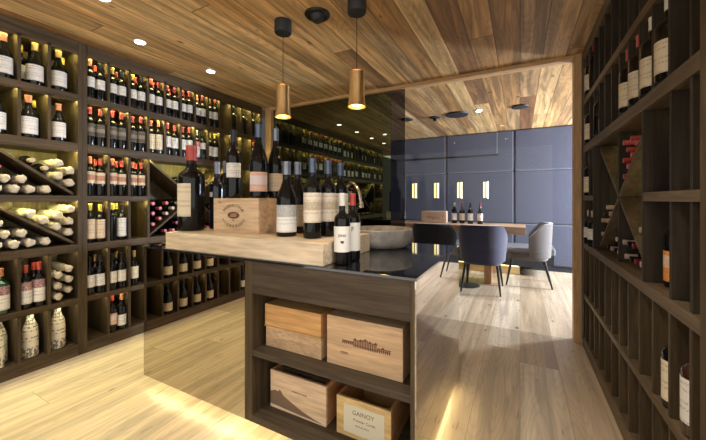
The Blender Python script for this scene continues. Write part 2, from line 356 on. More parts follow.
# ------------------------------------------------------------------ wine racks
BT = [(.083, .0), (.391, .421), (.773, .819), (1.143, 1.178), (1.509, 1.564), (1.881, 1.923), (2.236, 2.314)]   # boards: (underside, top) from the floor up
SHELF = [(0, .083), (.391, .421), (.773, .819), (1.143, 1.178), (1.509, 1.564), (1.881, 1.923), (2.236, 2.314)]
P = .1518; T = .018
ROWZ = {6: (.083, .391), 5: (.421, .773), 4: (.819, 1.143), 3: (1.178, 1.509), 2: (1.564, 1.881), 1: (1.923, 2.236)}
def rack(name, label, sgn, xf, y0, y1, pan, divs, bins, led=True, depth=.34, panels=(1, 1)):
    up = M['oak_z'] if led else M['oak_shaded']; bd = M['oak_y'] if led else M['oak_lit']  # opposite rack: shaded uprights and lit boards through the wood colour
    """sgn +1: opens to +X. divs: {row: [y of divider starts]}; bins: (y0, y1, z0, z1, kind)."""
    r = empty(name, (xf, (y0 + y1) / 2, 0)); inv = Matrix.Translation((-xf, -(y0 + y1) / 2, 0))
    xb = xf - sgn * depth
    def X(a, b): return (min(a, b), max(a, b))
    def put(mb, n, m, **k):
        o = mb.build(n, m, r, **k); o.matrix_parent_inverse = inv; return o
    a, b = X(xf, xb)
    if panels[0]: put(MB().box(a, b, y0, y0 + pan, 0, 2.314), 'side_panel', M['oak_z'], bevel=.0015)
    if panels[1]: put(MB().box(a, b, y1 - pan, y1, 0, 2.314), 'side_panel', M['oak_z'], bevel=.0015)
    q0, q1 = X(xb, xb - sgn * .018)
    put(MB().box(q0, q1, y0, y1, 0, 2.314), 'back_panel', M['oak_back'] if led else up)
    ya, yb = y0 + pan * panels[0], y1 - pan * panels[1]
    for i, (z0, z1) in enumerate(SHELF):
        segs = [(ya, yb)]
        if i == 3:
            for (b0, b1, bz0, bz1, kd) in bins:
                if bz0 < z0 and bz1 > z1:
                    ns = []
                    for s0, s1 in segs:
                        if b0 > s0 + .03: ns.append((s0, b0 - T))
                        if b1 < s1 - .03: ns.append((b1 + T, s1))
                    segs = ns
        for s0, s1 in segs:
            put(MB().box(a, b, s0 + .0004, s1 - .0004, z0, z1), 'plinth' if i == 0 else 'shelf', bd, bevel=.0015)
        if led and i > 0:
            x0 = xf - sgn * .020; c, d = X(x0, x0 - sgn * .010); e, g_ = X(xf - sgn * .004, xf - sgn * .014)
            for s0, s1 in segs:
                put(MB().box(e, g_, s0 + .002, s1 - .002, z0 - (.018 if i == 6 else .010), z0 - .0002), 'light_lip', M['oak_y'])
                put(MB().box(c, d, s0 + .002, s1 - .002, z0 - .005, z0 - .0005), 'led_strip', M['led_warm'] if i > 2 else M['led_low'])
    for row, ys in divs.items():
        z0, z1 = ROWZ[row]; aa, bb = X(xf - sgn * .004, xb)
        for y in ys:
            put(MB().box(aa, bb, y, y + T, z0 + .0003, z1 - .0003), 'divider', M['oak_z'] if row > 4 else up, bevel=.0012)  # upper dividers of the opposite rack take the shaded wood
    for (b0, b1, z0, z1, kd) in bins:
        rec = .03; aa, bb = X(xf - sgn * rec, xb)
        def diag(p, q, t=.018):
            p = Vector(p); q = Vector(q); d = (q - p).normalized(); n = Vector((-d.y, d.x)) * t / 2
            poly = [p + n, p - n, q - n, q + n]
            put(MB().prism([tuple(k) for k in poly], 'x', aa, bb), 'diagonal_board', bd, bevel=.001)
        if kd in 'xX':
            if b0 > ya + .03: put(MB().box(a, b, b0 - T, b0, z0 + .0003, z1 - .0003), 'divider', up)
            if b1 < yb - .03: put(MB().box(a, b, b1, b1 + T, z0 + .0003, z1 - .0003), 'divider', up)
            cy, cz = (b0 + b1) / 2, (z0 + z1) / 2
            for py, pz in ((b0, z0), (b0, z1), (b1, z0), (b1, z1)):
                k = .012
                diag((py + (k if py < cy else -k), pz + (k if pz < cz else -k)), (cy + (-.012 if py < cy else .012), cz + (-.009 if pz < cz else .009)))
            if kd == 'X':
                put(MB().box(aa, bb, cy - .009, cy + .009, z0, cz - .014), 'divider', up); put(MB().box(aa, bb, cy - .009, cy + .009, cz + .014, z1), 'divider', up)
        else:
            diag((b0 + .012, z1 - .010), (b1 - .012, z0 + .010))
    return tag(r, label, 'wine rack', 'dark oak wine racks along the walls')

def seq(start, n, step=P): return [start + step * k for k in range(n)]
# long rack beside the island
yB = 1.199
dB = [yB + P * k - T for k in range(1, 12)]
divB = {1: dB, 2: dB, 3: [d for d in dB if d < 1.62 or d > 2.56], 4: [d for d in dB if d < 1.62 or d > 2.56], 5: dB, 6: dB}
rackB = rack('wine_rack', 'long dark oak wine rack behind the island, twelve compartments wide, with crossed-board bin', 1, XL, 1.1702, 3.03, .0288, divB, [(1.654, 2.547, .819, 1.509, 'x')])
dA = [.823, .973]
rackA = rack('wine_rack', 'narrow dark oak wine rack with two slanted-board bins of wrapped bottles', 1, XL, .661, 1.1698, .029, {1: dA, 2: dA, 5: dA, 6: dA}, [(.69, 1.141, 1.178, 1.509, 'd'), (.69, 1.141, .819, 1.143, 'd')])
yZ = .650
dZ = [yZ - P * k for k in range(1, 9)]
rackZ = rack('wine_rack', 'dark oak wine rack seen only as a reflection in the mirrored surfaces', 1, XL, -.76, .6606, .0106, {k: dZ for k in (1, 2, 5, 6)}, [(-.26, .650, .819, 1.509, 'x')])
# rack on the other wall
dR = [1.278 + P * k for k in range(12)]
d34 = [1.275, 1.42, 2.83, 2.975]
rackR = rack('wine_rack', 'tall dark oak wine rack opposite, with star-shaped bin of red-capped bottles', -1, XR, 1.086, 3.055, .04, {1: dR, 2: dR, 3: d34, 4: d34, 5: dR, 6: dR}, [(1.695, 2.655, .819, 1.509, 'X')], led=False)
# protruding end post and short light strips of that rack
o = MB().box(.405, .4395, 1.05, 1.126, 0, 2.314).build('end_post', M['oak_z'], rackR, bevel=.002); o.matrix_parent_inverse = Matrix.Translation((-XR, -(1.086 + 3.055) / 2, 0))
for z0 in (.773, 1.143, 1.509, 1.881, 2.236):
    o = MB().box(.60, .612, 1.13, 3.01, z0 - .0045, z0 - .0005).build('led_strip', M['led_dim'], rackR); o.matrix_parent_inverse = Matrix.Translation((-XR, -(1.086 + 3.055) / 2, 0))

# ------------------------------------------------------------------ bottles
def bordeaux(r=.037, h=.30):
    return [(r * .75, 0), (r * .96, .003), (r, .01), (r, h * .60), (r * .985, h * .635), (r * .90, h * .672), (r * .70, h * .70), (r * .50, h * .722), (r * .40, h * .75), (r * .375, h * .80), (r * .365, h * .985), (r * .33, h)]
def burgundy(r=.040, h=.30):
    return [(r * .75, 0), (r * .96, .003), (r, .01), (r, h * .46), (r * .975, h * .50), (r * .88, h * .56), (r * .72, h * .62), (r * .54, h * .68), (r * .42, h * .73), (r * .37, h * .78), (r * .35, h * .985), (r * .32, h)]
def cap_prof(r, h, f=.825, k=.40): return [(r * k, h * f), (r * (k + .005), h * f + .002), (r * k, h * .955), (r * (k + .02), h * .96), (r * (k + .02), h * 1.002), (r * .3, h * 1.004)]
CACHE = {}
def bottle_meshes(kind, r, h, glass, cap, label, lz=(.16, .50), la=1.25):
    key = (kind, r, h, glass, cap, label, lz, la)
    if key in CACHE: return CACHE[key]
    prof = (bordeaux if kind == 'b' else burgundy)(r, h)
    body = MB().lathe(prof, 22).mesh('wine_bottle', M[glass], True)
    capm = MB().lathe(cap_prof(r, h), 16).mesh('capsule', M['cap_' + cap], True)
    lab = None
    if label:
        src = M['label_' + label]; mk = src.copy(); lab_mat = mk     # same print scaled onto this bottle's label height
        for nd in mk.node_tree.nodes:
            if nd.bl_idname == 'ShaderNodeMapRange' and abs(nd.inputs[1].default_value - .05) < 1e-5:
                nd.inputs[1].default_value = h * lz[0]; nd.inputs[2].default_value = h * lz[1]
        lab = MB().arc(r + .0006, h * lz[0], h * lz[1], -la, la, 12).mesh('paper_label', lab_mat, True)
    CACHE[key] = (body, capm, lab); return CACHE[key]
def bottle(loc, face, label, group, kind='b', r=.0325, h=.30, glass='glass_dark', cap='red', lab='white', lz=(.16, .50), la=1.25, tilt=None):
    body, capm, lb = bottle_meshes(kind, r, h, glass, cap, lab, lz, la)
    o = bpy.data.objects.new('wine_bottle', body); COL.objects.link(o); o.location = loc
    if tilt is None: o.rotation_euler = (0, 0, face)
    else: o.rotation_euler = tilt
    c = bpy.data.objects.new('capsule', capm); COL.objects.link(c); c.parent = o
    if lb:
        l = bpy.data.objects.new('paper_label', lb); COL.objects.link(l); l.parent = o
    return tag(o, label, 'wine bottle', group)
NUM = 'first second third fourth fifth sixth seventh eighth ninth tenth eleventh twelfth'.split()
ROWN = {1: 'top row', 2: 'second row', 3: 'third row', 4: 'fourth row', 5: 'fifth row', 6: 'bottom row'}
CAPN = dict(red='red', orange='orange', yellow='yellow', black='black', grey='grey', white='white', wine='dark red', gold='gold', blue='blue-grey', pink='pink-red', beige='beige')
LABN = dict(white='white', cream='cream', beige='beige', band='brown-banded', maroon='maroon-topped', oval='dark oval', grey='grey-topped', pink='pink', orange='orange', redwhite='red-white', beast='cream')
def desc(cap, lab): return (CAPN[cap] + '-capped bottle' + ((', ' + LABN[lab] + ' label') if lab else ''))
def cell_bottles(yc, row, items, where, unit, face=0., sgn=1, xf=XL, h=.295):
    """items: list of (slot, cap, label, kwargs); slot F front, B behind-left, C behind-right, S single"""
    z = ROWZ[row][0] + .0006
    off = dict(F=(.042, .0331), B=(.044, -.0331), C=(.118, .030), S=(.052, 0), L=(.050, -.018), G=(.055, .016), Y=(.13, -.034), W=(.13, .034))
    nm = dict(F='farther of the pair', B='nearer of the pair', C='behind the pair', S='alone', L='alone', G='in front', Y='behind', W='farther behind')
    for slot, cap, lab, kw in items:
        dx, dy = off[slot]
        kw = dict(kw); kw.setdefault('h', h + random.uniform(-.006, .004))
        kw['h'] = round(kw['h'], 2) if abs(kw['h'] - h) < .01 else kw['h']
        bottle((xf - sgn * dx, yc + dy, z), face + random.uniform(-.12, .12), f'{desc(cap, lab)}, {nm[slot]}, {where}, {ROWN[row]}, {unit}', f'bottles in the {ROWN[row]} of the {unit}', cap=cap, lab=lab, **kw)
UB, UA, UZ, UR = 'long rack', 'slanted-bin rack', 'mirrored rack', 'opposite rack'
def cB(k): return yB + P * k + .0669
def whB(k): return NUM[k] + ' bay'
g = dict; TL = (.12, .47); WL = dict(lz=(.33, .56), la=1.35)
FA = -.38      # most labels face slightly toward the room's near end
rowB1 = {0: ('orange', 'white', 3), 1: ('yellow', 'white', 3), 2: ('yellow', 'white', 3), 3: ('red', 'white', 2), 4: ('red', 'white', 2), 5: ('red', 'white', 3), 6: ('orange', 'white', 2), 7: ('yellow', 'white', 2)}
for k, (cp, lb, n) in rowB1.items():
    it = [('F', 'black' if k < 3 else 'wine', lb, dict(lz=(.28, .54))), ('B', cp, lb, dict(lz=(.28, .54)))]
    if n > 2: it.append(('C', 'wine' if k else 'red', None, {}))
    else: it.append(('C', cp, None, {}))
    cell_bottles(cB(k), 1, it, whB(k), UB, FA)
for k in (9, 10, 11): cell_bottles(cB(k), 1, [('L', 'black', None, {})], whB(k), UB, FA)
for k in range(3): cell_bottles(cB(k), 2, [('F', 'red', 'oval', dict(lz=(.25, .58))), ('B', 'red', 'oval', dict(lz=(.25, .58)))], whB(k), UB, FA)
cell_bottles(cB(3), 2, [('F', 'orange', 'cream', dict(lz=(.12, .58))), ('B', 'orange', 'cream', dict(lz=(.12, .58)))], whB(3), UB, FA)
for k in (4, 5): cell_bottles(cB(k), 2, [('F', 'red', 'white', dict(lz=(.24, .58))), ('B', 'red', 'white', dict(lz=(.24, .58)))], whB(k), UB, FA)
cell_bottles(cB(6), 2, [('F', 'black', 'white', dict(lz=(.36, .58))), ('B', 'white', 'redwhite', dict(lz=(.06, .6)))], whB(6), UB, FA)
cell_bottles(cB(7), 2, [('F', 'yellow', 'white', dict(lz=(.16, .5))), ('B', 'yellow', 'white', dict(lz=(.16, .5)))], whB(7), UB, FA)
cell_bottles(cB(9), 2, [('L', 'black', None, {})], whB(9), UB, FA)
cell_bottles(cB(11), 2, [('L', 'red', None, {})], whB(11), UB, FA)
for k in range(3): cell_bottles(cB(k), 3, [('F', 'red', 'band', dict(lz=(.32, .62), la=1.5)), ('B', 'orange', 'band', dict(lz=(.32, .62), la=1.5)), ('C', 'red', None, {})], whB(k), UB, FA)
cell_bottles(cB(0), 4, [('F', 'yellow', 'beige', dict(lz=(.10, .60))), ('B', 'yellow', 'beige', dict(lz=(.10, .60)))], whB(0), UB, FA)
cell_bottles(cB(1), 4, [('F', 'black', 'white', dict(lz=(.10, .62))), ('B', 'yellow', None, {}), ('C', 'yellow', None, {})], whB(1), UB, FA)
cell_bottles(cB(10), 4, [('S', 'red', 'white', {})], whB(10), UB, FA)
for k in (0, 1): cell_bottles(cB(k), 5, [('F', 'black', 'white', dict(lz=(.20, .52))), ('B', 'black', 'white', dict(lz=(.20, .52))), ('C', 'gold', None, {})], whB(k), UB, FA)
cell_bottles(cB(2), 5, [('L', 'gold', 'cream', dict(lz=(.2, .55)))], whB(2), UB, FA)
cell_bottles(cB(1), 6, [('F', 'orange', 'white', dict(lz=(.12, .42))), ('B', 'red', 'pink', dict(lz=(.2, .5)))], whB(1), UB, FA)
# slanted-bin rack
def cA(k): return (.7565, .907, 1.065)[k]
wa = lambda k: ['first bay', 'second bay', 'third bay'][k]
BIG = dict(kind='n', r=.045, lz=(.10, .47), la=1.5, h=.29)
SM = dict(r=.0305, h=.275)
cell_bottles(cA(0), 1, [('G', 'orange', 'white', BIG)], wa(0), UA, FA)
cell_bottles(cA(1), 1, [('G', 'gold', 'white', BIG), ('Y', 'yellow', 'white', SM), ('W', 'yellow', None, SM)], wa(1), UA, FA)
cell_bottles(cA(2), 1, [('L', 'gold', 'white', BIG), ('W', 'yellow', None, SM)], wa(2), UA, FA)
cell_bottles(cA(0), 2, [('L', 'black', 'white', BIG)], wa(0), UA, FA)
cell_bottles(cA(1), 2, [('L', 'orange', 'white', dict(kind='n', r=.046, lz=(.08, .48), la=1.5, h=.285)), ('W', 'yellow', None, SM)], wa(1), UA, FA)
cell_bottles(cA(2), 2, [('L', 'orange', 'white', dict(kind='n', r=.040, lz=(.10, .50), la=1.5, h=.27))], wa(2), UA, FA)
cell_bottles(cA(0), 5, [('S', 'orange', 'maroon', dict(glass='glass_green', r=.044, lz=(.10, .62), la=1.4, h=.29))], wa(0), UA, FA)
cell_bottles(cA(1), 5, [('F', 'red', 'maroon', dict(r=.0315, lz=(.12, .62), la=1.5)), ('B', 'red', 'maroon', dict(r=.0315, lz=(.12, .62), la=1.5)), ('C', 'red', None, {})], wa(1), UA, FA)
# wrapped bottles standing in the bottom row
def wrapped_mesh(seed, lying=False):
    rnd = random.Random(seed); ph = [rnd.uniform(0, 6.28) for _ in range(6)]
    am = 1.6 if lying else .5
    def wob(a, z): return 1 + am * (.05 * math.sin(3 * a + ph[0] + z * 40) + .045 * math.sin(5 * a + ph[1] - z * 75) + .035 * math.sin(8 * a + ph[2] + z * 120) + .02 * math.sin(13 * a + ph[3] - z * 200))
    r = .043; h = .285
    if lying: prof = [(.005, 0), (r * .7, .002), (r * .92, .02), (r * .93, .06), (r * .9, .10), (r * .92, .14), (r * .92, .17), (r * .86, .19), (r * .78, .205), (r * .80, .22), (r * .66, .235), (r * .72, .25), (r * .62, .262), (r * .74, .275), (r * .78, .288), (r * .66, .300), (r * .50, .306), (r * .15, .309)]
    else: prof = [(r * .7, 0), (r * .98, .004), (r, .02), (r * 1.01, .09), (r, .16), (r * .86, .20), (r * .58, .235), (r * .42, .262), (r * .45, .277), (r * .36, h), (r * .1, h + .002)]
    return prof, wob
def wrapped(loc, label, seed, group):
    prof, wob = wrapped_mesh(seed)
    o = MB().lathe(prof, 30, wob=wob).build('wrapped_bottle', M['tissue_print'], None, True, loc=loc); tag(o, label, 'wrapped bottle', group); o.rotation_euler = (0, 0, random.uniform(-1, 1)); return o
z6 = ROWZ[6][0] + .0006; gw = 'paper-wrapped bottles standing in the bottom row'
wrapped((XL - .060, cA(0) - .018, z6), 'printed paper-wrapped bottle standing in front, first bay, bottom row, slanted-bin rack', 1, gw)
wrapped((XL - .155, cA(0) + .018, z6), 'printed paper-wrapped bottle standing behind another, first bay, bottom row, slanted-bin rack', 2, gw)
wrapped((XL - .08, cA(1), z6), 'printed paper-wrapped bottle standing alone, second bay, bottom row, slanted-bin rack', 3, gw)
wrapped((XL - .08, cA(2) - .012, z6), 'printed paper-wrapped bottle standing alone, third bay, bottom row, slanted-bin rack', 4, gw)

# lying bottles, packed into the bins
def inside(poly, y, z, r):
    n = len(poly)
    for i in range(n):
        (x0, y0), (x1, y1) = poly[i], poly[(i + 1) % n]
        d = ((x1 - x0) * (z - y0) - (y1 - y0) * (y - x0)) / math.hypot(x1 - x0, y1 - y0)
        if d < r: return False
    return True
def pack(poly, r, n, skip=0, bias=0.):
    ys = [p[0] for p in poly]; zs = [p[1] for p in poly]; c = []
    y = min(ys)
    while y < max(ys):
        z = min(zs)
        while z < max(zs):
            if inside(poly, y, z, r): c.append((z + bias * y, y, z)); 
            z += .004
        y += .004
    c.sort(); out = []
    for _, y, z in c:
        if all(math.hypot(y - a, z - b) >= 2 * r + .001 for a, b in out): out.append((y, z))
        if len(out) >= n + skip: break
    return out[skip:]
def lying(y, z, xf, sgn, label, group, cap='red', r=.0365, wrap=None, seed=0, glass='glass_dark', push=.0, lb=None):
    tilt = (0, PI / 2, 0) if sgn > 0 else (0, -PI / 2, 0)
    x = xf - sgn * (.325 - push)
    if wrap:
        prof, wob = wrapped_mesh(seed, True)
        o = MB().lathe([(q[0] * r / .0445, q[1]) for q in prof], 26, wob=wob)
        if wrap == 'sleeve': o.m = [1 if (j // 26) >= 9 else 0 for j in range(len(o.f))]
        o = o.build('wrapped_bottle', [M[wrap], M['tissue']], None, True); o.location = (x, y, z); o.rotation_euler = tilt
        return tag(o, label, 'wrapped bottle', group)
    bottle((x, y, z), 0, label, group, cap=cap, r=r, h=.295 if sgn > 0 else .275, lab=lb, glass=glass, tilt=tilt)
ORD = 'lowest next-lowest third fourth fifth sixth seventh eighth ninth tenth eleventh twelfth thirteenth'.split()
# slanted bins of the narrow rack: upper triangle over the board, lower triangle under it
for (z0, z1, nm) in ((1.178, 1.509, 'upper'), (.819, 1.143, 'lower')):
    up = [(.72, z1 - .012), (1.137, z0 + .018), (1.140, z0 + .05), (1.140, z1 - .02)]
    lo = [(.691, z0 + .0015), (1.10, z0 + .0015), (.70, z1 - .035)]
    pu = pack(up, .0385, 9, bias=.0); pl = pack(lo, .0385, 8)
    for i, (y, z) in enumerate(pu):
        bare = nm == 'upper' and i in (3, 5, 7)
        if bare: lying(y, z, XL, 1, f'dark bottle with beige cap lying {ORD[i]} above the slanted board, upper slanted bin', 'bottles lying in the slanted bins', cap='beige', push=.01)
        else: lying(y, z, XL, 1, f'cream tissue-wrapped bottle lying {ORD[i]} in the pile above the slanted board, {nm} slanted bin', 'bottles lying in the slanted bins', r=.0365, wrap='tissue', seed=i + 20, push=random.uniform(-.005, .02))
    for i, (y, z) in enumerate(pl):
        if nm == 'upper' and i >= 6: lying(y, z, XL, 1, f'pink-red-capped bottle lying {ORD[i]} beneath the slanted board, upper slanted bin', 'bottles lying in the slanted bins', cap='pink', push=.01)
        else: lying(y, z, XL, 1, f'grey-sleeved tissue-tipped bottle lying {ORD[i]} beneath the slanted board, {nm} slanted bin', 'bottles lying in the slanted bins', r=.0365, wrap='sleeve', seed=i + 40, push=random.uniform(-.005, .02))
# five wrapped ones lying in one bay of the fifth row
pts = pack([(.993, .4225), (1.140, .4225), (1.140, .76), (.993, .76)], .0365, 7)
for i, (y, z) in enumerate(pts[:6]):
    lying(y, z, XL, 1, f'white tissue-wrapped bottle, {ORD[i]} of the stack in the third bay, fifth row', 'wrapped bottles lying in the fifth row', r=.0325, wrap='tissue', seed=60 + i, push=(.02, -.01, .015, 0, .02, .0)[i])
# crossed bin of the long rack
b0, b1, cz, cy = 1.654, 2.547, 1.164, 2.1005
def tri(side, b0, b1, z0, z1, k=.014):
    cy, cz = (b0 + b1) / 2, (z0 + z1) / 2
    return {'L': [(b0 + .001, z0 + .03), (cy - .03, cz), (b0 + .001, z1 - .03)], 'R': [(b1 - .001, z1 - .03), (cy + .03, cz), (b1 - .001, z0 + .03)],
            'B': [(b0 + .04, z0 + .0012), (b1 - .04, z0 + .0012), (cy, cz - .02)], 'T': [(cy, cz + .022), (b1 - .04, z1 - .002), (b0 + .04, z1 - .002)]}[side]
GX = 'bottles lying in the crossed-board bin'
for sd, n, txt, cps in (('L', 9, 'side pocket beside the post', ('pink', 'red', 'beige')), ('T', 7, 'top pocket', ('pink', 'orange', 'red')), ('B', 12, 'bottom pocket', ('red', 'pink', 'wine')), ('R', 6, 'far side pocket', ('black', 'red'))):
    for i, (y, z) in enumerate(pack(tri(sd, 1.654, 2.547, .819, 1.509), .0375, n)):
        cp = cps[i % len(cps)]
        lying(y, z, XL, 1, f'{CAPN[cp]}-capped bottle lying {ORD[i]} in {txt}, crossed-board bin of long rack', GX, cap=cp, push=.012)
for sd, n in (('T', 6), ('B', 8), ('L', 5), ('R', 5)):
    for i, (y, z) in enumerate(pack(tri(sd, -.26, .65, .819, 1.509), .0375, n)):
        lying(y, z, XL, 1, f'bottle lying {ORD[i]} in the {dict(T="top", B="bottom", L="far side", R="near side")[sd]} pocket, crossed bin of mirrored rack', 'bottles lying in the mirrored rack', cap=('black', 'gold', 'yellow')[i % 3], push=.012)
# mirrored rack, bays counted from the slanted-bin rack
def cZ(k): return yZ - P * k - .0669
for k in (1, 2, 3, 4):
    for row in (5, 6): cell_bottles(cZ(k), row, [('S', 'black', 'cream' if row == 5 else 'beige', dict(kind='n', r=.041, lz=(.10, .36), la=1.2, h=.29))], NUM[k] + ' bay', UZ, .2)
for row in (5, 6): cell_bottles(cZ(7), row, [('S', 'black', 'white', dict(kind='n', r=.04, lz=(.12, .38), la=1.2, h=.29))], NUM[7] + ' bay', UZ, .2)
for k in range(9):
    for row in (1, 2):
        lb = 'white' if (k in (2, 3, 6) or row == 2 and k % 2 == 0) else None
        cp = ('black', 'gold', 'black', 'grey')[(k + row) % 4]
        cell_bottles(cZ(k), row, [('F', cp, lb, {}), ('B', cp, lb if row == 2 else None, {})], NUM[k] + ' bay', UZ, .2)

# opposite rack
GR = dict(sgn=-1, xf=XR)
def putR(yc, row, dx, cap, lab, where, **kw):
    dx = dx if dx > .1 or dx < .055 or dx == .08 else kw.get('r', .0325) - .015
    bottle((XR + dx, yc, ROWZ[row][0] + .0006), PI + .9, f'{desc(cap, lab)}, {where}, {ROWN[row]}, {UR}', f'bottles standing in the {UR}', cap=cap, lab=lab, **kw)
PL = dict(kind='b', r=.043, h=.30, lz=(.08, .46), la=1.5)
for i, yc in enumerate((1.500, 1.655, 1.807, 1.959)): putR(yc, 2, .075, 'pink' if i > 1 else 'white', 'cream', f'{("second", "third", "fourth", "fifth")[i]} bay past the end post', **PL)
for i, yc in enumerate((1.500, 1.655, 1.807, 1.959)): putR(yc + .01, 2, .18, 'beige' if i % 2 else 'wine', None, f'behind in the {("second", "third", "fourth", "fifth")[i]} bay', h=.28)
putR(2.882, 2, .06, 'black', 'cream', 'last bay before the partition', **PL)
putR(2.882, 1, .06, 'black', 'cream', 'last bay before the partition', **PL)
putR(2.72, 1, .07, 'wine', None, 'third-last bay before the partition')
putR(2.565, 2, .07, 'black', None, 'fourth-last bay before the partition')
putR(2.905, 3, .06, 'black', 'cream', 'small bay beside the partition', **PL)
putR(2.905, 4, .0551, 'beige', 'white', 'small bay beside the partition, in front', h=.25, lz=(.2, .5))
putR(2.76, 4, .06, 'beige', 'white', 'small bay beside the star-shaped bin', h=.25, lz=(.2, .5))
putR(1.355, 3, .15, 'black', 'redwhite', 'bay beside the end post', h=.26, lz=(.2, .62), r=.034)
putR(1.615, 4, .08, 'black', 'orange', 'wide bay beside the star-shaped bin', r=.036, h=.30, lz=(.08, .46), la=1.5)
putR(1.503, 5, .042, 'black', 'cream', 'third bay from the end post', kind='b', r=.037, h=.30, lz=(.10, .56), la=1.4)
putR(1.352, 5, .044, 'red', 'white', 'second bay from the end post', kind='b', r=.039, h=.31, lz=(.14, .58), la=1.4, glass='glass_brown')
GS = 'bottles lying in the star-shaped bin'
def pockets():
    b0, b1, z0, z1 = 1.695, 2.655, .819, 1.509; cy, cz = (b0 + b1) / 2, (z0 + z1) / 2
    return {'upper red-capped': ([(cy - .012, cz + .025), (cy - .012, z1 - .002), (b0 + .035, z1 - .002)][::-1], 8, ('red', 'pink')),
            'far side': (tri('R', b0, b1, z0, z1), 7, ('beige', 'black', 'beige')),
            'lower': ([(b0 + .04, z0 + .0012), (cy - .011, z0 + .0012), (cy - .011, cz - .03)], 7, ('beige', 'wine', 'black')),
            'lower far': ([(cy + .011, z0 + .0012), (b1 - .04, z0 + .0012), (cy + .011, cz - .03)], 5, ('beige', 'black')),
            'near side': (tri('L', b0, b1, z0, z1), 5, ('white', 'beige'))}
for nm, (poly, n, cps) in pockets().items():
    a = sum(poly[i][0] * poly[(i + 1) % len(poly)][1] - poly[(i + 1) % len(poly)][0] * poly[i][1] for i in range(len(poly)))
    if a < 0: poly = poly[::-1]
    for i, (y, z) in enumerate(pack(poly, .0375, n)):
        cp = cps[i % len(cps)]
        lying(y, z, XR, -1, f'{CAPN[cp]}-capped bottle lying {ORD[i]} in the {nm} pocket of the star-shaped bin', GS, cap=cp, r=.032, push=.012)

# ------------------------------------------------------------------ island
isl = empty('island_cabinet', (-1.19, 1.6, 0))
inv = Matrix.Translation((1.19, -1.6, 0))
def ip(mb, n, m, **k):
    o = mb.build(n, m, isl, **k); o.matrix_parent_inverse = inv; return o
IX0, IXm, IX1, IY0, IY1 = -2.045, -1.193, -.335, 1.139, 2.06
ip(MB().box(IX0 + .09, IX1 - .09, IY0 + .08, IY1 - .08, 0, .0735), 'plinth', M['black_soft'])
ip(MB().box(IXm, -1.146, IY0, IY1 - .5, .074, .85), 'side_panel', M['oak_z'], bevel=.002)
ip(MB().box(-.358, IX1 - .006, IY0, IY1, .074, .85), 'side_panel', M['oak_z'], bevel=.002)
ip(MB().box(-1.146, -.358, IY0, IY0 + .02, .697, .85), 'apron', M['oak_x'], bevel=.002)
ip(MB().box(-1.146, -.358, IY0 + .003, IY1 - .45, .394, .423), 'shelf', M['oak_x'], bevel=.002)
ip(MB().box(-1.146, -.358, IY0, IY1 - .45, .0745, .109), 'shelf', M['oak_x'], bevel=.002)
ip(MB().box(-1.146, -.358, IY1 - .45, IY1 - .43, .074, .85), 'back_panel', M['oak_z'])
a = ip(MB().box(IX0, IXm - .0005, IY0, IY0 + .006, .0745, .85), 'front_mirror', M['mirror']); a['label'] = 'bronze-tinted mirror panel'
a = ip(MB().box(IX1 - .0055, IX1, IY0 + .001, IY1, .0745, .85), 'side_mirror', M['mirror']); a['label'] = 'bronze-tinted mirror panel on the narrow side'
ip(MB().box(IX0, IX0 + .006, IY0 + .007, IY1, .0745, .85), 'end_panel', M['mirror'])
ip(MB().box(IX0, IX1 - .006, IY1 - .006, IY1, .0745, .85), 'rear_panel', M['mirror'])
ip(MB().box(IX0 + .02, IX1 - .02, IY0 + .030, IY0 + .042, .062, .072), 'led_strip', M['led_white'])
ip(MB().box(IX1 - .042, IX1 - .030, IY0 + .05, IY1 - .05, .062, .072), 'led_strip', M['led_white'])
tag(isl, 'island cabinet with open oak shelves, mirrored panels and glowing plinth', 'kitchen island')
ct = MB().box(IX0 - .002, IX1 + .002, IY0 - .003, IY1 + .002, .8505, .862).build('countertop', M['black_top'], bevel=.001)
tag(ct, 'polished black stone countertop on the island', 'countertop')
sl = MB().box(-1.84, -.745, 1.146, 1.63, .8622, .96).build('serving_board', M['slab'], bevel=.004)
tag(sl, 'thick pale wooden board carrying big bottles on the black countertop', 'wooden board')

# wine case helper (open or lidded box)
def wine_case(name, label, x0, x1, y0, y1, z0, z1, m, side=None, lid=True, group=None):
    o = empty(name, ((x0 + x1) / 2, (y0 + y1) / 2, z0)); iv = Matrix.Translation((-(x0 + x1) / 2, -(y0 + y1) / 2, -z0)); t = .012
    def pp(mb, n, mm, **k):
        q = mb.build(n, mm, o, **k); q.matrix_parent_inverse = iv; return q
    pp(MB().box(x0, x1, y0, y0 + t, z0, z1), 'front_board', m, bevel=.0012)
    pp(MB().box(x0, x1, y1 - t, y1, z0, z1), 'back_board', m, bevel=.0012)
    for a, b in ((x0, x0 + t), (x1 - t, x1)): pp(MB().box(a, b, y0 + t + .0002, y1 - t - .0002, z0, z1), 'side_board', side or m, bevel=.001)
    pp(MB().box(x0 + t, x1 - t, y0 + t, y1 - t, z0, z0 + .008), 'bottom_board', m)
    if lid: pp(MB().box(x0 + t + .0002, x1 - t - .0002, y0 + t + .0002, y1 - t - .0002, z1 - .010, z1 - .0005), 'lid', m)
    tag(o, label, 'wooden wine case', group)
    return o, pp
GC = 'wooden wine cases on the island shelves'
R90 = (PI / 2, 0, 0)
def ctext(o, s, size, mat, x, y, z, **k):
    q = text(s, 'lettering', size, mat, o, (0, 0, 0), R90, **k); q.location = Vector((x, y, z)) - o.location; return q
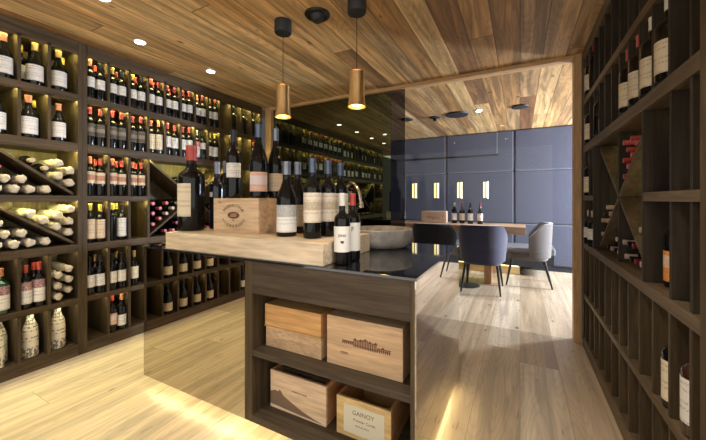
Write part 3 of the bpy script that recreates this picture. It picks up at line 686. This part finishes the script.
# two flat cases stacked
c1, p = wine_case('wine_case', 'flat weathered pine wine case under another in the open shelf', -1.123, -.795, 1.21, 1.50, .4235, .522, M['case_rough'], None, True, GC)
c2, p = wine_case('wine_case', 'flat orange pine wine case lying on top of a weathered one', -1.127, -.795, 1.207, 1.50, .5265, .632, M['case_orange'], M['case_side'], True, GC)
ip_ = MB().box(-1.13, -.797, 1.204, 1.50, .5225, .5262).build('sliding_lid', M['case_orange'], c2); ip_.matrix_parent_inverse = Matrix.Translation(-c2.location)
# large case with building print
c3, p = wine_case('wine_case', 'large pale wine case printed with a brown building, upper shelf', -.764, -.410, 1.21, 1.52, .4235, .637, M['case'], None, True, GC)
bm = MB(); yy = 1.2088; bx0 = -.685; 
for (a, b, z0, z1) in ((.0, .055, .527, .541), (.055, .095, .520, .551), (.095, .125, .519, .557), (.125, .165, .518, .551), (.165, .225, .520, .538)):
    n = max(2, round((b - a) / .0085))
    bm.box(bx0 + a, bx0 + b, yy, yy + .0008, z1 - .003, z1); bm.box(bx0 + a, bx0 + b, yy, yy + .0008, z0 + .008, z0 + .0095)
    for k in range(n):
        xa = bx0 + a + (b - a) * k / n; bm.box(xa, xa + (b - a) / n * .58, yy, yy + .0008, z0, z1 - .004)
for a, z in ((.062, .551), (.088, .551), (.11, .557), (.132, .551), (.158, .551), (.19, .538)): bm.prism([(bx0 + a - .007, z), (bx0 + a + .007, z), (bx0 + a, z + .008)], 'y', yy, yy + .0008)
q = p(bm, 'printed_building', M['ink'])
ctext(c3, 'REINE', .014, M['ink_grey'], -.675, 1.2088, .485)
# lower shelf, open case with hill print
c4, p = wine_case('wine_case', 'open pale wine case printed with a dark hill, lower shelf', -1.114, -.783, 1.232, 1.53, .1095, .295, M['case_pale'], M['case_side'], False, GC)
p(MB().prism([(-1.112, .127), (-.80, .1165), (-.86, .127), (-.92, .142), (-.97, .160), (-1.01, .176), (-1.035, .188), (-1.045, .203), (-1.055, .208), (-1.062, .197), (-1.080, .200), (-1.112, .188)], 'y', 1.2306, 1.2316), 'printed_hill', M['ink_grey'])
ctext(c4, 'DOMAINE DE LA COLLINE', .0075, M['ink_grey'], -.935, 1.2308, .221)
p(MB().box(-1.10, -.80, 1.30, 1.34, .272, .282), 'packing_slat', M['oak_x']); p(MB().box(-1.10, -.80, 1.40, 1.44, .262, .272), 'packing_slat', M['oak_x'])
# lower shelf, case with paper label
c5, p = wine_case('wine_case', 'open yellow-pine wine case with a pasted paper label, lower shelf', -.727, -.468, 1.232, 1.50, .1095, .277, wood('yellow_case_wood', (.55, .36, .13), (.68, .48, .22), 'X', 12, .5, .15), M['case_side'], False, GC)
p(MB().box(-.690, -.497, 1.2305, 1.2315, .130, .252), 'paper_label', M['paper'])
ctext(c5, 'GAINOY', .027, M['ink_grey'], -.595, 1.2302, .222)
ctext(c5, 'Premier Cuvée', .017, plain('faded_red_print', (.35, .12, .06), .7), -.590, 1.2302, .192)
ctext(c5, 'MIS EN BOUTEILLE', .008, M['ink_grey'], -.60, 1.2302, .168)
# case on the board, with oval print
bxZ = .9603
c6, p = wine_case('wine_case', 'pale wine case with oval emblem standing on the thick wooden board', -1.618, -1.262, 1.30, 1.55, bxZ, 1.157, M['case_pale'], M['case'], True)
fy = 1.2988; cx, cz = -1.452, 1.060
el = [(cx + .047 * math.cos(t * PI / 12), cz + .020 * math.sin(t * PI / 12)) for t in range(24)]
p(MB().prism(el, 'y', fy - .0002, fy + .001), 'emblem', M['ink'])
for k in range(3): p(MB().box(cx - .03 + k * .006, cx + .02 + k * .004, fy - .0008, fy - .0001, cz - .008 + k * .007, cz - .0055 + k * .007), 'emblem_line', M['case_pale'])
def arc_text(o, s, cx, cz, r, a0, a1, size, mat, flip=False):
    mb = MB()
    for i, ch in enumerate(s):
        a = a0 + (a1 - a0) * i / (len(s) - 1)
        x, z = cx + r * 1.05 * math.cos(a), cz + r * .72 * math.sin(a)
        rot = -(a - PI / 2) if not flip else -(a + PI / 2)
        add_text(mb, ch, size, Matrix.Translation(Vector((x, fy - .0004, z)) - o.location) @ Matrix.Rotation(rot, 4, 'Y') @ Matrix.Rotation(PI / 2, 4, 'X'))
    mb.build('lettering', mat, o)
arc_text(c6, 'PRODUCTEUR', cx, cz, .078, math.radians(152), math.radians(28), .024, M['ink'])
arc_text(c6, 'VIGNERONS', cx, cz, .088, math.radians(207), math.radians(333), .024, M['ink'], True)
ctext(c6, 'GRAND', .009, M['ink_grey'], -1.56, fy - .0004, 1.135); ctext(c6, 'CRU', .009, M['ink'], cx, fy - .0004, 1.031)

# big bottles on the island
GI = 'large bottles on the island'
zs = .9605
def facing(x, y): return math.atan2(-y, -x)
def ib(x, y, z, label, **kw):
    face = facing(x, y) + kw.pop('turn', 0); return bottle((x, y, z), face, label, GI, **kw)
ib(-1.80, 1.285, zs, 'giant red-capped bottle with tall cream label at the end of the wooden board', r=.076, h=.52, cap='red', lab='cream', lz=(.17, .55), la=.75, turn=-.8)
ib(-1.735, 1.42, zs, 'slim blue-black bottle standing between giant bottle and wine case', r=.046, h=.43, cap='grey', lab='white', lz=(.48, .55), la=.3, glass='glass_blue', turn=-.9)
ib(-1.785, 1.53, zs, 'grey-capped bottle mostly hidden behind the slim blue-black bottle', r=.042, h=.45, cap='grey', lab=None, glass='glass_dark')
zb = 1.1575
ib(-1.545, 1.385, zb, 'tall bottle with small white label on the wine case', r=.046, h=.415, cap='black', lab='white', lz=(.30, .51), la=1.05)
ib(-1.342, 1.385, zb, 'sloping-shouldered bottle with pink label on the wine case', kind='n', r=.053, h=.425, cap='blue', lab='pink', lz=(.09, .35), la=1.1)
ib(-1.313, 1.497, zb, 'sloping-shouldered bottle with beige label behind the pink-labelled one', kind='n', r=.047, h=.42, cap='grey', lab='beige', lz=(.10, .35), la=1.0)
ib(-1.075, 1.31, zs, 'sloping-shouldered bottle with grey and white label on the wooden board', kind='n', r=.053, h=.385, cap='grey', lab='grey', lz=(.06, .42), la=1.2)
ib(-1.115, 1.455, zs, 'sloping-shouldered bottle hidden behind the grey-and-white-labelled one', kind='n', r=.050, h=.40, cap='grey', lab='beige', lz=(.1, .4), la=1.1)
ib(-.905, 1.30, zs, 'straight bottle with cream label, end one of three alike on the board', r=.045, h=.39, cap='blue', lab='beast', lz=(.20, .57), la=1.25)
ib(-.885, 1.41, zs, 'straight bottle with cream label, middle of three alike on the board', r=.045, h=.39, cap='blue', lab='beast', lz=(.20, .57), la=1.25)
ib(-.880, 1.53, zs, 'straight bottle with cream label, rearmost of three alike on the board', r=.045, h=.39, cap='blue', lab='beast', lz=(.20, .57), la=1.25)
zt = .8625
sA = ib(-.700, 1.235, zt, 'small bottle with plain white heart label on the black countertop', r=.0365, h=.315, cap='white', lab=None)
sB = ib(-.700, 1.335, zt, 'small red-capped bottle with white label behind the heart-labelled one', r=.036, h=.315, cap='red', lab=None)
for bt_, z0, z1 in ((sA, .058, .170), (sB, .05, .18)):
    l = MB().arc(.0372, z0, z1, -1.3, 1.3, 14).build('paper_label', plain('white_label_paper', (.80, .78, .74), .55), bt_, True)
def on_bottle(b, s, size, z, r=.0382, mat=None): return text(s, 'lettering', size, mat or M['ink_black'], b, (r, 0, z), (PI / 2, 0, PI / 2))
on_bottle(sA, 'DNA', .016, .130); on_bottle(sB, 'F', .03, .150).rotation_euler[2] = PI / 2 
hp = []
for t in range(24):
    a = 2 * PI * t / 24; hp.append((.0005 * 16 * math.sin(a) ** 3, .102 + .0005 * (13 * math.cos(a) - 5 * math.cos(2 * a) - 2 * math.cos(3 * a) - math.cos(4 * a))))
MB().prism(hp[::-1], 'x', .0376, .0386).build('printed_heart', M['ink_black'], sA)

# stone basin and swan-neck tap
bs = empty('stone_basin', (-.757, 1.826, .8622))
outp = [(.12, 0), (.150, .004), (.172, .022), (.186, .055), (.190, .095), (.190, .108), (.186, .112), (.176, .112), (.172, .106), (.166, .075), (.145, .040), (.09, .024), (.02, .020)]
MB().lathe(outp, 56).build('bowl', M['stone'], bs, True)
MB().lathe([(.018, .0205), (.018, .0235), (.006, .0245)], 20).build('drain', M['chrome'], bs, True)
tag(bs, 'round grey stone basin standing on the black countertop', 'basin')
tp = empty('swan_neck_tap', (-1.075, 1.93, .8622))
pts = []
pth = [(0, 0, 0), (0, 0, .20), (0, -.005, .30), (.012, -.02, .355), (.045, -.045, .39), (.085, -.07, .40), (.125, -.09, .388), (.155, -.105, .355), (.172, -.112, .315), (.180, -.115, .275)]
MB().tube(pth, .0105, 12).build('spout_pipe', M['chrome'], tp, True)
MB().tube([(.180, -.115, .275), (.183, -.116, .262), (.186, -.117, .235)], [.011, .015, .017], 12).build('spray_head', M['chrome'], tp, True)
MB().lathe([(.026, 0), (.026, .012), (.016, .02), (.014, .05)], 18).build('base', M['chrome'], tp, True)
MB().tube([(.012, -.01, .07), (.07, -.02, .10)], .006, 8).build('lever', M['chrome'], tp, True)
tag(tp, 'chrome swan-neck tap curving over the stone basin', 'tap')

# ------------------------------------------------------------------ ceiling lights
def pendant(x, y, label):
    o = empty('pendant_lamp', (x, y, ZC))
    MB().lathe([(.03, -.082), (.052, -.080), (.055, -.074), (.055, -.0005)], 32).build('ceiling_rose', M['black_soft'], o, True)
    MB().tube([(0, 0, -.08), (0, 0, -.427)], .0022, 6).build('cord', plain('dark_red_cord', (.05, .02, .015), .7), o)
    MB().lathe([(.054, -.628), (.050, -.61), (.046, -.57), (.0445, -.50), (.0445, -.427), (.040, -.425), (.041, -.435), (.042, -.50), (.0435, -.57), (.0475, -.61), (.0515, -.628)], 40, caps=False).build('shade', M['brass'], o, True)
    MB().lathe([(.0005, -.425), (.0445, -.4245), (.044, -.4235), (.0005, -.4230)], 32, caps=False).build('shade_cap', M['brass'], o, True)
    MB().lathe([(.002, -.612), (.030, -.610), (.034, -.600), (.034, -.56), (.002, -.555)], 28).build('bulb', M['lamp_amber'], o, True)
    tag(o, label, 'pendant lamp', 'brass cylinder pendants over the island')
    l = bpy.data.lights.new('pendant_light', 'SPOT'); l.energy = 5; l.color = (1, .72, .38); l.spot_size = 2.2; l.spot_blend = .8; l.shadow_soft_size = .03
    lo = bpy.data.objects.new('pendant_light', l); COL.objects.link(lo); lo.location = (x, y, ZC - .64)
pendant(-1.375, 1.64, 'brass cylinder pendant lamp hanging above the wine case')
pendant(-.843, 1.66, 'brass cylinder pendant lamp hanging between the other pendant and the grey stone basin')
def downlight(x, y, label, power=17):
    o = empty('ceiling_downlight', (x, y, ZC))
    MB().lathe([(.034, -.0055), (.040, -.0045), (.042, -.0004)], 32).build('trim_ring', plain('white_ring', (.8, .8, .78), .4), o, True)
    MB().lathe([(.001, -.0070), (.034, -.0062)], 32).build('lens', M['lamp_white'], o, True)
    tag(o, label, 'ceiling light', 'round white downlights above the wall rack')
    l = bpy.data.lights.new('downlight', 'SPOT'); l.energy = power; l.color = (1, .90, .76); l.spot_size = 1.9; l.spot_blend = .8; l.shadow_soft_size = .04
    lo = bpy.data.objects.new('downlight', l); COL.objects.link(lo); lo.location = (x, y, ZC - .012)
downlight(-2.49, 1.36, 'round white downlight in the boards nearer the slanted-bin rack')
downlight(-2.49, 1.97, 'round white downlight in the boards nearer the glass partition')
downlight(-2.49, .74, 'round white downlight showing only in the dark glass, second reflected')
downlight(-2.49, .12, 'round white downlight showing only in the dark glass, farthest reflected')
downlight(-.25, .75, 'added unseen white downlight over the aisle, beyond the picture top edge', 90)  # unseen lamp added to brighten the aisle floor and opposite rack
downlight(-.25, -.5, 'added unseen white downlight over the aisle behind the viewer', 45)  # unseen fill lamp added behind the camera
downlight(-1.2, -.5, 'added unseen white downlight over the entrance side of the island', 45)  # another unseen fill lamp, added to light the island side
downlight(-2.13, .96, 'round white downlight at the picture top edge, above the slanted-bin rack')
# recessed black speaker-like spot
o = empty('recessed_spotlight', (-1.13, 1.677, ZC))
MB().lathe([(.050, -.012), (.060, -.018), (.074, -.014), (.080, -.006), (.080, -.0004)], 40).build('trim_ring', M['black'], o, True)
MB().lathe([(.001, -.046), (.030, -.045), (.036, -.040), (.040, -.028), (.048, -.013)], 32).build('lamp_head', M['black_soft'], o, True)
tag(o, 'black recessed ceiling spotlight between the two brass pendants', 'ceiling light')
for i, (x, y, r, lb) in enumerate(((-1.449, 4.46, .085, 'small flat black ceiling disc seen at the edge of the dark glass'), (-.759, 4.52, .15, 'largest flat black ceiling disc above the dining table'), (.003, 4.50, .095, 'flat black ceiling disc above the grey chair'))):
    o = MB().lathe([(r * .7, -.020), (r * .97, -.018), (r, -.012), (r, -.0004)], 40).build('ceiling_disc', M['black_soft'], None, True, loc=(x, y, ZC)); tag(o, lb, 'ceiling fixture', 'black fixtures on the dining room ceiling')
o = empty('ceiling_spotlight', (-1.063, 4.54, ZC))
MB().lathe([(.04, -.014), (.07, -.012), (.075, -.0004)], 32).build('mounting_plate', M['black_soft'], o, True); MB().lathe([(.022, -.055), (.028, -.05), (.028, -.014)], 20).build('lamp_head', M['black'], o, True)
tag(o, 'small black ceiling spotlight with knob-like head, dining room', 'ceiling light', 'black fixtures on the dining room ceiling')
o = empty('ceiling_spotlight', (-.471, 4.45, ZC))
MB().lathe([(.035, -.012), (.044, -.010), (.046, -.0004)], 24).build('trim_ring', plain('steel_ring', (.5, .5, .5), .3, .8), o, True); MB().lathe([(.001, -.016), (.034, -.0135)], 24).build('lens', M['lamp_cool'], o, True)
tag(o, 'brilliant cool white ceiling spotlight in the dining room', 'ceiling light')
l = bpy.data.lights.new('dining_spot', 'SPOT'); l.energy = 95; l.color = (.82, .91, 1.); l.spot_size = 1.75; l.spot_blend = .9; l.shadow_soft_size = .06
lo = bpy.data.objects.new('dining_spot', l); COL.objects.link(lo); lo.location = (-.471, 4.45, ZC - .03)

# hanging rail with four small tube lamps
YR = 4.8; k = 1.021
o = empty('hanging_lamp_rail', (-1.1, YR, 1.77))
def rp(mb, n, m, **kk):
    q = mb.build(n, m, o, **kk); q.matrix_parent_inverse = Matrix.Translation((1.1, -YR, -1.77)); return q
rp(MB().box(-1.98, -.255, YR - .012, YR + .012, 1.752, 1.776), 'rail', M['black'])
for x in (-.275, -1.9):
    rp(MB().tube([(x, YR - .004, 1.777), (x, YR - .004, ZC - .0005)], .0022, 6), 'suspension_wire', plain('steel_wire', (.55, .55, .55), .3, .6))
for x in (-1.43, -1.095, -.765, -.417):
    rp(MB().tube([(x, YR, 1.400), (x, YR, 1.7515)], .0012, 6), 'lamp_cord', M['black'])
    tb = rp(MB().lathe([(.036, 1.168), (.036, 1.398), (.004, 1.40)], 24, caps=False, mat=Matrix.Translation((x, YR, 0))), 'lamp_tube', M['brass'], smooth=True)
    sh = MB().box(x - .030, x - .010, YR - .041, YR - .036, 1.176, 1.392); sh.box(x + .012, x + .030, YR - .041, YR - .036, 1.176, 1.392, 1)
    q = sh.build('light_slot', [M['tube_glow'], M['tube_white']], tb)
tag(o, 'thin black rail with four small lit tube lamps above the dining table', 'pendant lamp')

# ------------------------------------------------------------------ dining room
xs = [-3.25, -2.305, -1.195, -.084, 1.03, 2.14, 2.595]; zsn = [(.085, .745, 'bottom'), (.75, 1.625, 'middle'), (1.63, 2.316, 'top')]
cn = ['first', 'second', 'third', 'fourth', 'fifth', 'sixth']
for i in range(6):
    for z0, z1, nm in zsn:
        q = MB().box(xs[i] + .003, xs[i + 1] - .003, YF, YF + .098, z0 + .0015, z1 - .0015).build('upholstered_panel', M['blue_fabric']); b = q.modifiers.new('bevel', 'BEVEL'); b.width = .028; b.segments = 4
        tag(q, f'blue-grey padded wall panel, {nm} tier, {cn[i]} column from the wine rack side', 'wall panel', 'padded panels covering the dining wall')
struct(MB().box(-3.25, 2.6, YF + .03, YF + .09, 0, .083).build('baseboard_back', plain('dark_blue_kick', (.02,.022,.035), .5)))
bn = empty('bench', (-1., 5.7, 0)); 
def bp_(mb, n, m, **kk):
    q = mb.build(n, m, bn, **kk); q.matrix_parent_inverse = Matrix.Translation((1., -5.7, 0)); return q
bp_(MB().box(-2.8, .46, 5.42, 5.955, .33, .43), 'seat_cushion', M['bench'], bevel=.02)
bp_(MB().box(-2.8, .44, 5.44, 5.955, .14, .33), 'bench_box', plain('dark_blue_bench_front', (.02, .022, .035), .6))
bp_(MB().box(-2.8, .0, 5.50, 5.95, .0, .14), 'plinth', M['brass'])
bp_(MB().box(-2.8, -.02, 5.46, 5.472, .128, .139), 'led_strip', M['led_dim'])
tag(bn, 'long grey upholstered bench along the padded blue wall', 'bench')
tb = empty('dining_table', (-.9, 4.85, 0))
def tp_(mb, n, m, **kk):
    q = mb.build(n, m, tb, **kk); q.matrix_parent_inverse = Matrix.Translation((.9, -4.85, 0)); return q
tp_(MB().box(-1.95, .07, 4.55, 5.15, .70, .80), 'tabletop', M['table'], bevel=.004)
for x in (-.385, -1.55): tp_(MB().box(x - .045, x + .045, 4.68, 5.02, .0, .6995), 'leg', M['table_leg'], bevel=.003)
a = tp_(MB().lathe([(.02, .0), (.155, .0005), (.155, .008), (.02, .012)], 36, mat=Matrix.Translation((-.62, 4.50, 0))), 'base_plate', M['steel'], smooth=True)
tp_(MB().tube([(-.64, 4.637, .006), (-.64, 4.637, .6995)], .016, 12), 'support_column', M['black'])
tag(tb, 'dining table with thick wooden top behind the glass partition', 'table')
c7, p = wine_case('wine_case', 'pale wine case standing on the dining table beside four bottles', -1.325, -.975, 4.78, 4.98, .8003, .975, wood('pinkish_case_wood', (.50, .33, .23), (.62, .44, .33), 'X', 10, .55, .1), None, True)
ctext(c7, 'Argno', .07, M['ink_grey'], -1.15, 4.7792, .885)
for x, cp, lb, ds in ((-.855, 'white', 'white', 'white-capped bottle with white label, beside the case on dining table'), (-.745, 'wine', 'beige', 'dark red-capped bottle with beige label, second from the case on dining table'), (-.63, 'black', 'white', 'black-capped bottle with square white label, third from the case on dining table'), (-.50, 'wine', 'pink', 'slim dark red-capped bottle with pale label, farthest from the case on dining table')):
    bottle((x, 4.86, .8004), facing(x, 4.86), ds, 'four bottles on the dining table', cap=cp, lab=lb, h=.30, kind='b' if x < -.52 else 'n', r=.038)

def make_chair(fab, label, loc, rz):
    """tub dining chair; sits facing local +Y, back shell at -Y"""
    o = empty('dining_chair', loc, rz)
    # seat
    m = MB(); n = 28; ring = []
    def sup(a, rx, ry, e=2.6):
        c_, s_ = math.cos(a), math.sin(a)
        return (rx * math.copysign(abs(c_) ** (2 / e), c_), ry * math.copysign(abs(s_) ** (2 / e), s_))
    lev = [(.34, .80), (.345, .95), (.37, 1.), (.42, 1.), (.44, .96), (.447, .85), (.449, .3)]
    for z, kf in lev:
        for t in range(n):
            x, y = sup(2 * PI * t / n, .245 * kf, .25 * kf); m.v.append((x, y, z))
    for j in range(len(lev) - 1):
        for t in range(n): m.f.append([j * n + t, j * n + (t + 1) % n, (j + 1) * n + (t + 1) % n, (j + 1) * n + t]); m.m.append(0)
    m.f.append(list(range(n))[::-1]); m.f.append([(len(lev) - 1) * n + t for t in range(n)]); m.m += [0, 0]
    m.build('seat', fab, o, True)
    # wrap-around back shell
    m = MB(); A = 30; Zs = 8; t_ = .035; rows = []
    for side in (0, 1):
        for j in range(Zs + 1):
            v = j / Zs
            for i in range(A + 1):
                u = -1 + 2 * i / A; a = -PI / 2 + u * 1.52
                flare = 1 + .10 * v
                top = .835 - .012 * abs(u) ** 2 - .16 * max(0, abs(u) - .62) ** 1.2 / .38 ** 1.2
                z = .385 + (top - .385) * v
                rx, ry = (.268, .275) if side == 0 else (.268 - t_, .275 - t_)
                x, y = sup(a, rx * flare, ry * (1 + .08 * v), 2.3)
                y -= 0
                m.v.append((x, y, z))
    W = A + 1; Hn = Zs + 1; of = W * Hn
    for j in range(Zs):
        for i in range(A):
            a = j * W + i
            m.f.append([a, a + 1, a + 1 + W, a + W]); m.f.append([of + a, of + a + W, of + a + W + 1, of + a + 1]); m.m += [0, 0]
    for i in range(A):
        a = Zs * W + i; m.f.append([a, a + 1, of + a + 1, of + a]); m.f.append([i, of + i, of + i + 1, i + 1]); m.m += [0, 0]
    for j in range(Zs):
        a = j * W; m.f.append([a, a + W, of + a + W, of + a]); a = j * W + A; m.f.append([a, of + a, of + a + W, a + W]); m.m += [0, 0]
    m.build('backrest', fab, o, True)
    for sx in (-1, 1):
        for sy in (-1, 1):
            MB().tube([(sx * .185, sy * .19, .345), (sx * .225, sy * (.275 if sy < 0 else .255), .0)], [.017, .010], 10).build('leg', M['black'], o, True)
    return tag(o, label, 'chair', 'tub dining chairs around the table')
make_chair(M['chair_blue'], 'dark blue tub chair with its back turned, legs fully visible', (-.425, 4.42, 0), 0)
make_chair(M['chair_black_shaded'], 'black tub chair, shade in its colour, back turned, behind the stone basin', (-1.03, 4.40, 0), 0)
make_chair(M['chair_grey'], 'grey-brown tub chair at the end of the dining table, side on', (.095, 5.0, 0), PI / 2)

# ------------------------------------------------------------------ daylight and lamps
def area(name, loc, rot, sx, sy, e, col, vis=False):
    l = bpy.data.lights.new(name, 'AREA'); l.shape = 'RECTANGLE'; l.size = sx; l.size_y = sy; l.energy = e; l.color = col
    o = bpy.data.objects.new(name, l); COL.objects.link(o); o.location = loc; o.rotation_euler = rot; return o
# daylight through the dining room opening (faces -X)
area('window_daylight', (2.75, 5.25, 1.3), (0, PI / 2, 0), .7, .45, 330, (.80, .88, 1.))
w = bpy.data.worlds.new('World'); S.world = w; w.use_nodes = True
bg = w.node_tree.nodes['Background']; bg.inputs[0].default_value = (1, .95, .89, 1); bg.inputs[1].default_value = 1.5
# even world fill; the near end is left unbuilt to let it in

# ------------------------------------------------------------------ camera
cam = bpy.data.cameras.new('camera'); co = bpy.data.objects.new('camera', cam); COL.objects.link(co)
f = 318.8; cam.sensor_width = 36; cam.lens = f / 706 * 36
co.location = (0, 0, 1.15); co.rotation_euler = (PI / 2, 0, math.atan2(519.7 - 353, f)); cam.shift_y = -20.5 / 706
cam.clip_start = .02
S.camera = co
vs = S.view_settings
vs.view_transform = 'Standard'; vs.look = 'None'; vs.gamma = 1; vs.use_curve_mapping = False; vs.exposure = .25
